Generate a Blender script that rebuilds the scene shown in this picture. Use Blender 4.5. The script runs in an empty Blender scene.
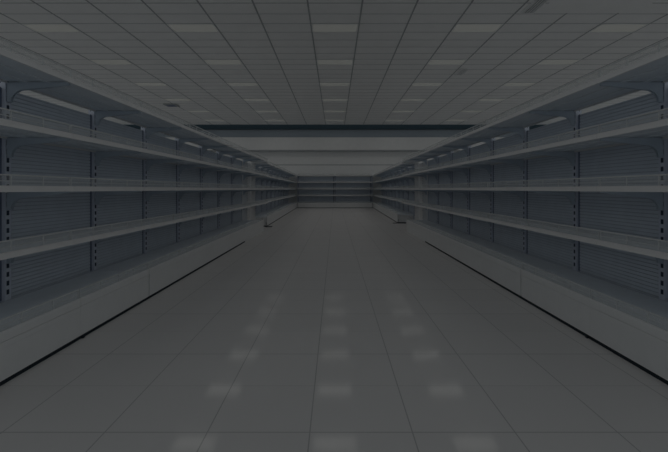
import bpy, bmesh, math, random
from mathutils import Vector

random.seed(7)
S = bpy.context.scene
COL = S.collection
F_PX = 440.0
EYE = 1.2
CEIL = 5.3

# ------------------------------------------------------------------ camera
cd = bpy.data.cameras.new('camera')
cam = bpy.data.objects.new('camera', cd)
COL.objects.link(cam)
cam.location = (0, 0, EYE)
cam.rotation_euler = (math.radians(90), 0, 0)
cd.sensor_width = 36.0
cd.lens = 36.0 * F_PX / 668.0
cd.shift_x = -1.0 / 668.0
cd.shift_y = -37.0 / 668.0
cd.clip_start = 0.05
cd.clip_end = 200
S.camera = cam

# ------------------------------------------------------------------ world, light, exposure
w = bpy.data.worlds.new('world')
S.world = w
w.use_nodes = True
bg = w.node_tree.nodes['Background']
bg.inputs['Color'].default_value = (0.90, 0.97, 1.0, 1)
bg.inputs['Strength'].default_value = 0.18
LAMP_W = 1.4            # watts of each ceiling lamp
LAMP_COL = (1.0, 0.985, 0.95)
S.view_settings.view_transform = 'Standard'
S.view_settings.look = 'None'
S.view_settings.exposure = 0.0
S.view_settings.gamma = 1.0
S.view_settings.use_curve_mapping = False

# ------------------------------------------------------------------ materials
def mat(name, col, rough=0.6, spec=0.3, noise=0.0, scale=6.0, metal=0.0, bump=0.0):
    m = bpy.data.materials.new(name)
    m.use_nodes = True
    nt = m.node_tree
    b = nt.nodes['Principled BSDF']
    b.inputs['Roughness'].default_value = rough
    b.inputs['Specular IOR Level'].default_value = spec
    b.inputs['Metallic'].default_value = metal
    b.inputs['Base Color'].default_value = (*col, 1)
    if noise > 0:
        tc = nt.nodes.new('ShaderNodeTexCoord')
        n = nt.nodes.new('ShaderNodeTexNoise')
        n.inputs['Scale'].default_value = scale
        n.inputs['Detail'].default_value = 4
        r = nt.nodes.new('ShaderNodeValToRGB')
        r.color_ramp.elements[0].position = 0.3
        r.color_ramp.elements[1].position = 0.7
        r.color_ramp.elements[0].color = (*[c * (1 - noise) for c in col], 1)
        r.color_ramp.elements[1].color = (*[min(1, c * (1 + noise)) for c in col], 1)
        nt.links.new(tc.outputs['Object'], n.inputs['Vector'])
        nt.links.new(n.outputs['Fac'], r.inputs['Fac'])
        nt.links.new(r.outputs['Color'], b.inputs['Base Color'])
        if bump > 0:
            bp = nt.nodes.new('ShaderNodeBump')
            bp.inputs['Strength'].default_value = bump
            bp.inputs['Distance'].default_value = 0.01
            nt.links.new(n.outputs['Fac'], bp.inputs['Height'])
            nt.links.new(bp.outputs['Normal'], b.inputs['Normal'])
    return m

def floor_material():
    m = bpy.data.materials.new('polished_floor_tiles')
    m.use_nodes = True
    nt = m.node_tree
    N, L = nt.nodes, nt.links
    b = N['Principled BSDF']
    tc = N.new('ShaderNodeTexCoord')
    sp = N.new('ShaderNodeSeparateXYZ')
    L.new(tc.outputs['Object'], sp.inputs[0])
    def math_(op, a, bb=None):
        n = N.new('ShaderNodeMath'); n.operation = op
        for i, v in enumerate((a, bb)):
            if v is None: continue
            if isinstance(v, (int, float)): n.inputs[i].default_value = v
            else: L.new(v, n.inputs[i])
        return n.outputs[0]
    def line(coord, off, period, width):
        t = math_('DIVIDE', math_('SUBTRACT', coord, off), period)
        f = math_('FRACT', t)
        d = math_('MINIMUM', f, math_('SUBTRACT', 1.0, f))
        return math_('LESS_THAN', math_('MULTIPLY', d, period), width / 2)
    lx = line(sp.outputs['X'], -0.124, 0.506, 0.006)
    ly = line(sp.outputs['Y'], 2.17, 1.03, 0.010)
    ly2 = math_('MULTIPLY', line(sp.outputs['Y'], 2.685, 1.03, 0.010), 0.28)
    g = math_('MAXIMUM', lx, math_('MAXIMUM', math_('MULTIPLY', ly, 0.7), ly2))
    # each tile a touch different
    cx = math_('FLOOR', math_('DIVIDE', math_('SUBTRACT', sp.outputs['X'], -0.124), 0.506))
    cy = math_('FLOOR', math_('DIVIDE', math_('SUBTRACT', sp.outputs['Y'], 2.17), 0.515))
    cb = N.new('ShaderNodeCombineXYZ')
    L.new(cx, cb.inputs[0]); L.new(cy, cb.inputs[1])
    wn = N.new('ShaderNodeTexWhiteNoise')
    L.new(cb.outputs[0], wn.inputs['Vector'])
    ns = N.new('ShaderNodeTexNoise'); ns.inputs['Scale'].default_value = 3.0; ns.inputs['Detail'].default_value = 5
    L.new(tc.outputs['Object'], ns.inputs['Vector'])
    v = math_('ADD', math_('MULTIPLY', wn.outputs['Value'], 0.5), math_('MULTIPLY', ns.outputs['Fac'], 0.5))
    r = N.new('ShaderNodeValToRGB')
    r.color_ramp.elements[0].color = (*FLOOR_A, 1)
    r.color_ramp.elements[1].color = (*FLOOR_B, 1)
    L.new(v, r.inputs['Fac'])
    mx = N.new('ShaderNodeMix'); mx.data_type = 'RGBA'
    L.new(math_('MULTIPLY', g, 0.42), mx.inputs['Factor'])
    L.new(r.outputs['Color'], mx.inputs['A'])
    mx.inputs['B'].default_value = (0.10, 0.115, 0.13, 1)
    L.new(mx.outputs['Result'], b.inputs['Base Color'])
    b.inputs['Roughness'].default_value = 0.6
    b.inputs['Specular IOR Level'].default_value = 0.0
    gl = N.new('ShaderNodeBsdfGlossy'); gl.inputs['Roughness'].default_value = 0.075
    gl.inputs['Color'].default_value = (0.9, 0.9, 0.88, 1)
    ms = N.new('ShaderNodeMixShader'); ms.inputs['Fac'].default_value = 0.032
    L.new(b.outputs[0], ms.inputs[1]); L.new(gl.outputs[0], ms.inputs[2])
    L.new(ms.outputs[0], N['Material Output'].inputs['Surface'])
    return m

FLOOR_A = (0.655, 0.645, 0.645)
FLOOR_B = (0.685, 0.675, 0.675)

M = {}
M['floor'] = floor_material()
M['tile'] = mat('ceiling_tile_board', (0.90, 0.905, 0.90), 0.9, 0.1, 0.02, 2.0)
M['tile_bar'] = mat('ceiling_grid_bar', (0.40, 0.42, 0.43), 0.7, 0.2, 0.03)
M['tile_bar_thin'] = mat('ceiling_grid_cross_bar', (0.47, 0.49, 0.50), 0.7, 0.2, 0.03)
M['wall'] = mat('white_wall_board', (0.80, 0.805, 0.80), 0.7, 0.2, 0.02)
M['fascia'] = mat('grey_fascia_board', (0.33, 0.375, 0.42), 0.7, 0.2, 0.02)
M['navy'] = mat('navy_gap_shade', (0.045, 0.075, 0.095), 0.6, 0.2, 0.05)  # shade of the gap at the wall top, put into the colour
M['shelf'] = mat('blue_grey_shelf_enamel', (0.81, 0.86, 0.91), 0.55, 0.25, 0.02)
M['panel'] = mat('blue_grey_back_panel', (0.74, 0.80, 0.88), 0.6, 0.2, 0.03)
M['groove'] = mat('back_panel_groove', (0.52, 0.57, 0.65), 0.7, 0.1, 0.03)
M['post'] = mat('blue_grey_post', (0.72, 0.76, 0.86), 0.55, 0.25, 0.02)
M['seam'] = mat('dark_blue_post_shade_and_grille', (0.20, 0.24, 0.33), 0.7, 0.1, 0.05)  # shade on the post's side put into the colour; also the fitting's grille
M['slot'] = mat('dark_slot', (0.06, 0.08, 0.12), 0.8, 0.1, 0.05)
M['bracket'] = mat('dark_blue_bracket', (0.56, 0.63, 0.71), 0.55, 0.25, 0.02)
M['white'] = mat('white_enamel', (0.80, 0.81, 0.815), 0.45, 0.3, 0.02)
M['bright'] = mat('bright_white_post_enamel', (0.92, 0.925, 0.93), 0.45, 0.3, 0.02)
M['rail'] = mat('white_price_rail', (0.82, 0.82, 0.825), 0.4, 0.3, 0.02)
M['wire'] = mat('pale_wire', (0.62, 0.64, 0.65), 0.4, 0.3, 0.02)
M['black'] = mat('black_rubber', (0.02, 0.03, 0.04), 0.7, 0.2, 0.05)
M['vent'] = mat('grey_vent_metal', (0.82, 0.83, 0.83), 0.6, 0.2, 0.02)

def acrylic():
    m = bpy.data.materials.new('frosted_acrylic')
    m.use_nodes = True
    nt = m.node_tree
    nt.nodes.remove(nt.nodes['Principled BSDF'])
    out = nt.nodes['Material Output']
    t = nt.nodes.new('ShaderNodeBsdfTransparent')
    d = nt.nodes.new('ShaderNodeBsdfDiffuse'); d.inputs['Color'].default_value = (0.72, 0.74, 0.74, 1)
    n = nt.nodes.new('ShaderNodeTexNoise'); n.inputs['Scale'].default_value = 8
    mr = nt.nodes.new('ShaderNodeMapRange')
    mr.inputs['To Min'].default_value = 0.14; mr.inputs['To Max'].default_value = 0.20
    mx = nt.nodes.new('ShaderNodeMixShader')
    nt.links.new(n.outputs['Fac'], mr.inputs['Value'])
    nt.links.new(mr.outputs['Result'], mx.inputs['Fac'])
    nt.links.new(t.outputs[0], mx.inputs[1]); nt.links.new(d.outputs[0], mx.inputs[2])
    nt.links.new(mx.outputs[0], out.inputs['Surface'])
    return m
M['acrylic'] = acrylic()

def diffuser():
    m = bpy.data.materials.new('lit_light_diffuser')
    m.use_nodes = True
    nt = m.node_tree
    b = nt.nodes['Principled BSDF']
    b.inputs['Base Color'].default_value = (0.6, 0.6, 0.57, 1)
    b.inputs['Roughness'].default_value = 0.8
    b.inputs['Specular IOR Level'].default_value = 0.1
    b.inputs['Emission Color'].default_value = (1.0, 1.02, 0.95, 1)
    n = nt.nodes.new('ShaderNodeTexNoise'); n.inputs['Scale'].default_value = 20
    mr = nt.nodes.new('ShaderNodeMapRange')
    mr.inputs['To Min'].default_value = 0.038; mr.inputs['To Max'].default_value = 0.042
    nt.links.new(n.outputs['Fac'], mr.inputs['Value'])
    nt.links.new(mr.outputs['Result'], b.inputs['Emission Strength'])
    return m
M['diffuser'] = diffuser()

# ------------------------------------------------------------------ mesh helpers
class MB:
    def __init__(self, side=1):
        self.bm = bmesh.new(); self.mats = []; self.side = side
    def mi(self, m):
        if m not in self.mats: self.mats.append(m)
        return self.mats.index(m)
    def box(self, x0, x1, y0, y1, z0, z1, m='white', bev=0.0):
        s = self.side
        xs = sorted((x0 * s, x1 * s))
        vs = [self.bm.verts.new((x, y, z)) for z in (z0, z1) for y in (y0, y1) for x in xs]
        idx = ((0, 2, 3, 1), (4, 5, 7, 6), (0, 1, 5, 4), (2, 6, 7, 3), (0, 4, 6, 2), (1, 3, 7, 5))
        fs = [self.bm.faces.new([vs[i] for i in q]) for q in idx]
        k = self.mi(m)
        for f in fs: f.material_index = k
        if bev > 0:
            es = list({e for f in fs for e in f.edges})
            r = bmesh.ops.bevel(self.bm, geom=es, offset=bev, segments=2, affect='EDGES', profile=0.5)
            for f in r['faces']: f.material_index = k
    def prism(self, pts, axis, a, b, m='white'):
        """closed outline pts extruded along axis ('y': pts are x,z ; 'x': pts are y,z)"""
        s = self.side
        def P(p, t):
            return (p[0] * s, t, p[1]) if axis == 'y' else (t * s, p[0], p[1])
        A = [self.bm.verts.new(P(p, a)) for p in pts]
        B = [self.bm.verts.new(P(p, b)) for p in pts]
        n = len(pts); k = self.mi(m); fs = []
        fs.append(self.bm.faces.new(A)); fs.append(self.bm.faces.new(B[::-1]))
        for i in range(n):
            fs.append(self.bm.faces.new((A[i], B[i], B[(i + 1) % n], A[(i + 1) % n])))
        for f in fs: f.material_index = k
        bmesh.ops.recalc_face_normals(self.bm, faces=fs)
    def mesh(self, name):
        me = bpy.data.meshes.new(name)
        bmesh.ops.recalc_face_normals(self.bm, faces=self.bm.faces[:])
        self.bm.to_mesh(me); self.bm.free()
        for m in self.mats: me.materials.append(M[m])
        return me
    def build(self, name, parent=None, loc=(0, 0, 0)):
        return put(name, self.mesh(name), parent, loc)

def put(name, me, parent=None, loc=(0, 0, 0)):
    o = bpy.data.objects.new(name, me)
    COL.objects.link(o)
    o.location = loc
    if parent: o.parent = parent
    return o

def thing(name, label, cat, loc, group=None):
    o = bpy.data.objects.new(name, None)
    COL.objects.link(o)
    o.empty_display_size = 0.1
    o.location = loc
    tag(o, label, cat, group)
    return o

def tag(o, label, cat, group=None):
    o['label'] = label; o['category'] = cat
    if group: o['group'] = group
    return o

def structure(o):
    o['kind'] = 'structure'; return o

# ------------------------------------------------------------------ the setting
HALF = 17.0
Y0, Y1 = -2.5, 28.5
b = MB(); b.box(-HALF, HALF, Y0, Y1 + 0.3, -0.1, 0, 'floor'); structure(b.build('floor'))

CE_END = 28.0
b = MB()
b.box(-HALF, HALF, Y0, CE_END, CEIL, CEIL + 0.08, 'tile')
TILE_W, TILE_D = 1.2, 0.6
ROW0 = 11.2 - 0.3            # a row line: lamps sit between ROW0 and ROW0+0.6
BLANK = (4.72, 7.0, 8.0, 10.25)
k = -15
while k <= 14:
    x = 0.6 + 1.2 * k
    if BLANK[0] < x < BLANK[1]:
        b.box(x - 0.018, x + 0.018, Y0, BLANK[2], CEIL - 0.006, CEIL, 'tile_bar')
        b.box(x - 0.018, x + 0.018, BLANK[3], CE_END, CEIL - 0.006, CEIL, 'tile_bar')
    else:
        b.box(x - 0.018, x + 0.018, Y0, CE_END, CEIL - 0.006, CEIL, 'tile_bar')
    k += 1
k = -22
while True:
    y = ROW0 + 0.6 * k
    if y > CE_END - 0.05: break
    if BLANK[2] < y < BLANK[3]:
        b.box(-HALF, BLANK[0], y - 0.013, y + 0.013, CEIL - 0.004, CEIL, 'tile_bar_thin')
        b.box(BLANK[1], HALF, y - 0.013, y + 0.013, CEIL - 0.004, CEIL, 'tile_bar_thin')
    else:
        b.box(-HALF, HALF, y - 0.013, y + 0.013, CEIL - 0.004, CEIL, 'tile_bar_thin')
    k += 1
structure(b.build('ceiling'))

# back wall: strip coloured as the dark gap's shade under the ceiling, grey fascia, white boards with dark seams
b = MB()
b.box(-HALF, HALF, Y1, Y1 + 0.2, 0, 3.70, 'wall')
b.box(-HALF, HALF, Y1 - 0.42, Y1 + 0.2, 3.70, 4.50, 'wall')
b.box(-HALF, HALF, Y1 - 0.415, Y1 + 0.2, 3.63, 3.70, 'tile_bar')
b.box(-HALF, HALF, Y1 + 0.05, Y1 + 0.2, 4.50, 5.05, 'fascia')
b.box(-HALF, HALF, Y1 - 0.006, Y1 + 0.005, 2.735, 2.785, 'tile_bar')
structure(b.build('wall_back'))
b = MB()
b.box(-HALF, HALF, Y1 - 0.08, Y1 + 0.2, 5.06, 5.38, 'navy')  # solid strip coloured dark in place of a shaded gap
structure(b.build('shade_strip_1'))

# ------------------------------------------------------------------ shelving bays
L = 1.285               # bay length
SD, BD = 0.54, 0.61     # shelf depth, base depth
SHELF_Z = (0.755, 1.180, 1.600, 2.040)   # undersides of the four shelves
PANEL_TOP = 2.0

def upright_mesh(side, white=False):
    b = MB(side)
    pm = 'bright' if white else 'post'
    if white:
        b.box(-0.03, 0.14, 0.004, 0.046, 0, 2.035, pm)
        z = 0.36
        while z < 2.0:
            b.box(0.138, 0.1415, 0.012, 0.038, z, z + 0.038, 'slot')
            z += 0.07
        return b.mesh('upright')
    b.box(-0.03, 0.03, -0.032, 0.032, 0, 2.09, pm)
    b.box(0.0, 0.034, -0.034, -0.026, 0, 2.088, pm)
    b.box(0.0, 0.034, 0.026, 0.034, 0, 2.088, pm)
    z = 0.36
    while z < 2.05:
        b.box(0.028, 0.0315, -0.0135, 0.0135, z, z + 0.038, 'slot')
        b.box(-0.008, 0.012, -0.0335, -0.0325, z, z + 0.038, 'slot')
        z += 0.07
    return b.mesh('upright')

def panel_mesh(side, white=False):
    b = MB(side)
    m = 'bright' if white else 'panel'
    if white:
        b.box(-0.02, 0.0, 0.034, L - 0.034, 0.0, PANEL_TOP, m)
        return b.mesh('back_panel')
    b.box(-0.02, 0.008, L - 0.058, L - 0.035, 0.32, PANEL_TOP, 'seam')   # dark strip painted as the shade in the gap beside the next post
    # sheet pressed into wide flat slats with narrow recessed grooves
    b.box(-0.02, -0.004, 0.034, L - 0.034, 0.10, PANEL_TOP, 'groove')
    z = 0.10
    while z < PANEL_TOP - 0.01:
        b.box(-0.006, 0.004, 0.035, L - 0.058, z, min(z + 0.026, PANEL_TOP), m)
        z += 0.032
    return b.mesh('back_panel')

def base_mesh(side, gap=0.001):
    b = MB(side)
    b.box(0.036, BD, gap, L - 0.001, 0.285, 0.315, 'shelf', 0.003)
    b.box(BD - 0.03, BD + 0.004, gap, L - 0.001, 0.262, 0.327, 'white', 0.006)
    return b.mesh('base_shelf')

def kick_mesh(side, gap=0.0, low=0.030):
    b = MB(side)
    b.box(BD - 0.022, BD, gap, L - 0.0005, low, 0.262, 'white')
    b.box(BD - 0.004, BD + 0.003, gap, L - 0.0005, 0.225, 0.262, 'white', 0.0015)
    return b.mesh('kick_panel')

def plinth_mesh(side):
    b = MB(side)
    b.box(0.036, BD - 0.006, 0.0, L, 0, 0.029, 'black')
    b.box(0.05, BD - 0.04, 0.002, 0.02, 0.03, 0.284, 'white')
    b.box(0.05, BD - 0.04, L - 0.02, L - 0.002, 0.03, 0.284, 'white')
    return b.mesh('plinth')

def fence_mesh(side, depth, z0):
    b = MB(side)
    x = depth - 0.012
    b.box(x - 0.002, x + 0.002, 0.006, L - 0.006, z0, z0 + 0.068, 'acrylic')
    b.box(x - 0.004, x + 0.004, 0.004, L - 0.004, z0 + 0.066, z0 + 0.076, 'wire', 0.002)
    b.box(x - 0.003, x + 0.003, 0.004, L - 0.004, z0 + 0.030, z0 + 0.034, 'wire')
    n = 4
    for i in range(n + 1):
        y = 0.010 + (L - 0.020) * i / n
        b.box(x - 0.0035, x + 0.0035, y - 0.003, y + 0.003, z0 - 0.002, z0 + 0.070, 'wire')
    return b.mesh('fence')

def shelf_mesh(side):
    b = MB(side)
    b.box(0.040, SD, 0.002, L - 0.002, 0.014, 0.036, 'shelf', 0.003)
    b.box(0.040, 0.052, 0.034, L - 0.034, -0.004, 0.016, 'rail')
    b.box(SD - 0.016, SD, 0.002, L - 0.002, 0.0, 0.036, 'shelf', 0.003)
    b.box(0.15, 0.19, 0.002, L - 0.002, 0.006, 0.015, 'shelf')
    b.box(0.33, 0.37, 0.002, L - 0.002, 0.006, 0.015, 'shelf')
    return b.mesh('shelf')

def rail_mesh(side):
    b = MB(side)
    b.box(SD - 0.001, SD + 0.012, 0.001, L - 0.001, 0.0, 0.042, 'rail', 0.003)
    b.box(SD + 0.006, SD + 0.014, 0.001, L - 0.001, 0.0, 0.007, 'rail')
    b.box(SD + 0.006, SD + 0.014, 0.001, L - 0.001, 0.036, 0.042, 'rail')
    return b.mesh('price_rail')

def bracket_mesh(side, m):
    b = MB(side)
    pts = [(0.034, 0.008), (0.52, 0.008), (0.52, -0.012)]
    for i in range(9):           # slim arm, then a tight concave sweep down to the post
        t = i / 8.0
        a = t * math.pi / 2
        pts.append((0.17 - 0.105 * math.sin(a), -0.050 - 0.095 * (1 - math.cos(a))))
    pts.append((0.034, -0.150))
    b.prism(pts, 'y', -0.004, 0.004, m)
    return b.mesh('bracket')

MESH = {}
for s in (1, -1):
    MESH[s] = dict(
        upright=upright_mesh(s), upright_w=upright_mesh(s, True),
        panel=panel_mesh(s), panel_w=panel_mesh(s, True),
        base=base_mesh(s), base_gap=base_mesh(s, 0.014), kick=kick_mesh(s), kick_gap=kick_mesh(s, 0.024), kick_low=kick_mesh(s, 0.0, 0.0),
        plinth=plinth_mesh(s), fence_b=fence_mesh(s, BD, 0.327), fence=fence_mesh(s, SD, 0.040),
        shelf=shelf_mesh(s), rail=rail_mesh(s), bracket=bracket_mesh(s, 'bracket'), bracket_w=bracket_mesh(s, 'white'))

def bay(side, loc, label, group, white=False, kick='kick', white_end=False, far_post=False):
    """one shelving bay: side 1 faces +x, side -1 faces -x"""
    mm = MESH[side]
    r = thing('shelving_bay', label, 'shelving', loc, group)
    put('upright', mm['upright_w' if white else 'upright'], r)
    if far_post:
        put('upright', mm['upright_w' if white else 'upright'], r, (0, L, 0))
    put('back_panel', mm['panel_w' if white else 'panel'], r)
    if kick:
        bs = put('base_shelf', mm['base_gap' if kick == 'kick_gap' else 'base'], r)
        put('fence', mm['fence_b'], bs)
        put('kick_panel', mm[kick], r)
    if kick and kick != 'kick_low':
        pl = put('plinth', mm['plinth'], r); pl['label'] = 'black recessed plinth'
    for z in SHELF_Z:
        sh = put('shelf', mm['shelf'], r, (0, 0, z))
        put('price_rail', mm['rail'], sh)
        put('fence', mm['fence'], sh)
        bm_ = mm['bracket_w' if white or white_end else 'bracket']
        put('bracket', bm_, sh, (0, 0.012, 0))
        put('bracket', mm['bracket_w' if white else 'bracket'], sh, (0, L - 0.012, 0))
    return r

ORD = ['first', 'second', 'third', 'fourth', 'fifth', 'sixth', 'seventh', 'eighth', 'ninth', 'tenth']
XB1, XB2, SPLAY = 2.64, 2.78, 0.26    # the far runs open out slightly towards the back wall
YS = 3.51 - L           # the bay cut off by the picture's edge starts here
for side, nm in ((1, 'left'), (-1, 'right')):
    sx = -side
    for i in range(8):
        kick = 'kick_gap' if i == 2 else ('kick' if i < 6 else 'kick_low')
        if i == 0:
            lab = 'empty white and blue-grey shelving bay cut off by the photo\'s %s edge' % nm
        else:
            lab = 'empty white and blue-grey shelving bay, %s bay from the camera in the long %s run' % (ORD[i], nm)
        r = bay(side, (sx * XB1, YS + i * L, 0), lab, 'shelving bays of the near %s run' % nm, kick=kick)
        if i == 1:
            f = MB(side); f.box(BD - 0.005, BD + 0.008, 0.02, 0.05, 0, 0.029, 'black', 0.002)
            f.build('levelling_foot', r)
    lab = 'empty shelving bay with plain white back and posts ending the near %s run' % nm
    r = bay(side, (sx * XB1, YS + 8 * L, 0), lab, 'shelving bays of the near %s run' % nm, white=True, kick=None, far_post=True)
    e = MB(side); e.box(-0.25, 0.06, L + 0.05, L + 0.20, 0, 2.12, 'bright', 0.008)
    e.build('end_post', r)
    ys2 = YS + 9 * L + 0.26
    sc = (28.38 - ys2) / (10 * L)
    for i in range(10):
        if i == 0:
            lab = 'shelving bay with white rounded end brackets starting the far %s run' % nm
        elif i == 9:
            lab = 'last shelving bay of the far %s run, in the corner by the back shelving' % nm
        else:
            lab = 'distant shelving bay, %s bay of the set-back far run on the %s' % (ORD[i], nm)
        r = bay(side, (sx * (XB2 + SPLAY * i / 10), ys2 + i * L * sc, 0), lab, 'shelving bays of the far %s run' % nm, white_end=(i == 0), far_post=(i == 9),
                kick=(None if side == -1 and i == 0 else 'kick'))
        r.scale = (1, sc, 1)
        r.rotation_euler = (0, 0, -sx * math.atan2(SPLAY, 10 * L * sc))

# the two bays along the back wall
for i, nm in enumerate(('left', 'right')):
    r = bay(1, (0, 0, 0), 'wide shelving bay on the back wall, %s of its middle divider' % nm, 'shelving bays on the back wall', far_post=(i == 1))
    wd = 2.37
    r.rotation_euler = (0, 0, -math.pi / 2)
    r.scale = (1, wd / L, 1)
    r.location = (-2.375 + i * (wd + 0.01), 28.43, 0)

# ------------------------------------------------------------------ ceiling lights
def lamp(x, y, parent=None, power=1.0):
    ld = bpy.data.lights.new('panel_lamp', 'AREA')
    ld.shape = 'RECTANGLE'; ld.size = 1.1; ld.size_y = 0.58
    ld.energy = LAMP_W * power; ld.color = LAMP_COL
    o = bpy.data.objects.new('panel_lamp', ld)
    COL.objects.link(o)
    o.location = (x, y, CEIL - 0.03) if parent is None else (0, 0, -0.02)
    if parent: o.parent = parent
    return o

fb = MB()
fb.box(-0.585, 0.585, -0.285, -0.262, -0.010, -0.001, 'white'); fb.box(-0.585, 0.585, 0.262, 0.285, -0.010, -0.001, 'white')
fb.box(-0.585, -0.562, -0.262, 0.262, -0.010, -0.001, 'white'); fb.box(0.562, 0.585, -0.262, 0.262, -0.010, -0.001, 'white')
frame_me = fb.mesh('frame')
db = MB(); db.box(-0.562, 0.562, -0.262, 0.262, -0.007, -0.001, 'diffuser'); diff_me = db.mesh('diffuser')
PW = (1.45, 1.7, 1.75)
CN = {-7.2: 'far left', -3.6: 'left', 0.0: 'middle', 3.6: 'right', 7.2: 'far right'}
RN = ['nearest', 'second nearest', 'third nearest', 'third farthest', 'second farthest', 'farthest']
for cx, cn in CN.items():
    for k in range(6):
        y = 11.2 + 3.0 * k
        t = thing('ceiling_light', 'pale lit rectangular ceiling light, %s of six in the %s column of lights' % (RN[k], cn), 'ceiling light',
                  (cx, y, CEIL), 'ceiling lights')
        put('frame', frame_me, t); put('diffuser', diff_me, t)
        lamp(0, 0, t, PW[min(k, 2)])
for cx in (-10.8, -7.2, -3.6, 0.0, 3.6, 7.2, 10.8):      # the room's other lights, outside the view
    for k in range(-4, 6):
        if k >= 0 and abs(cx) < 10: continue
        lamp(cx, 11.2 + 3.0 * k, None, PW[min(k, 2)] if k >= 0 else 0.85)

# ------------------------------------------------------------------ ceiling fittings
def vent(x, y, w_, l_, label):
    r = thing('ceiling_vent', label, 'vent', (x, y, CEIL), None)
    f = MB()
    f.box(-w_ / 2, -w_ / 2 + 0.03, -l_ / 2, l_ / 2, -0.022, -0.001, 'vent'); f.box(w_ / 2 - 0.03, w_ / 2, -l_ / 2, l_ / 2, -0.022, -0.001, 'vent')
    f.box(-w_ / 2 + 0.03, w_ / 2 - 0.03, -l_ / 2, -l_ / 2 + 0.03, -0.022, -0.001, 'vent'); f.box(-w_ / 2 + 0.03, w_ / 2 - 0.03, l_ / 2 - 0.03, l_ / 2, -0.022, -0.001, 'vent')
    f.build('frame', r)
    g = MB(); g.box(-w_ / 2 + 0.03, w_ / 2 - 0.03, -l_ / 2 + 0.03, l_ / 2 - 0.03, -0.004, -0.001, 'tile_bar'); g.build('backing', r)
    n = 4
    sm = MB(); sm.box(-0.012, 0.012, -l_ / 2 + 0.03, l_ / 2 - 0.03, -0.018, -0.004, 'vent'); me = sm.mesh('slat')
    for i in range(n):
        put('slat', me, r, (-w_ / 2 + 0.03 + (w_ - 0.06) * (i + 0.5) / n, 0, 0))
    return r
vent(4.47, 9.78, 0.30, 0.95, 'slatted grey ceiling vent at the top edge of the photo, beside plain ceiling')
vent(4.43, 15.35, 0.26, 0.90, 'smaller slatted ceiling vent farther back, above the right shelving run')

r = thing('ceiling_fitting', 'small dark fitting on the ceiling above the left shelving, near the back', 'ceiling fitting', (-7.95, 21.4, CEIL))
f = MB(); f.box(-0.30, 0.30, -0.30, 0.30, -0.05, -0.007, 'tile_bar', 0.01); f.build('housing', r)
f = MB(); f.box(-0.20, 0.20, -0.20, 0.20, -0.065, -0.05, 'seam', 0.005); f.build('grille', r)

# ------------------------------------------------------------------ black strips on the floor
b = MB(); b.box(-0.31, 0.31, -0.05, 0.05, 0, 0.016, 'black', 0.004)
o = b.build('floor_strip', None, (2.33, ys2 + L * sc - 0.10, 0)); tag(o, 'short black strip on the floor before the far right shelving run', 'floor strip')
b = MB(); b.box(-0.10, 0.10, -0.10, 0.10, 0, 0.016, 'black', 0.004)
o = b.build('floor_strip', None, (-2.10, 13.96, 0)); tag(o, 'small black strip on the floor at the foot of the left shelving', 'floor strip')
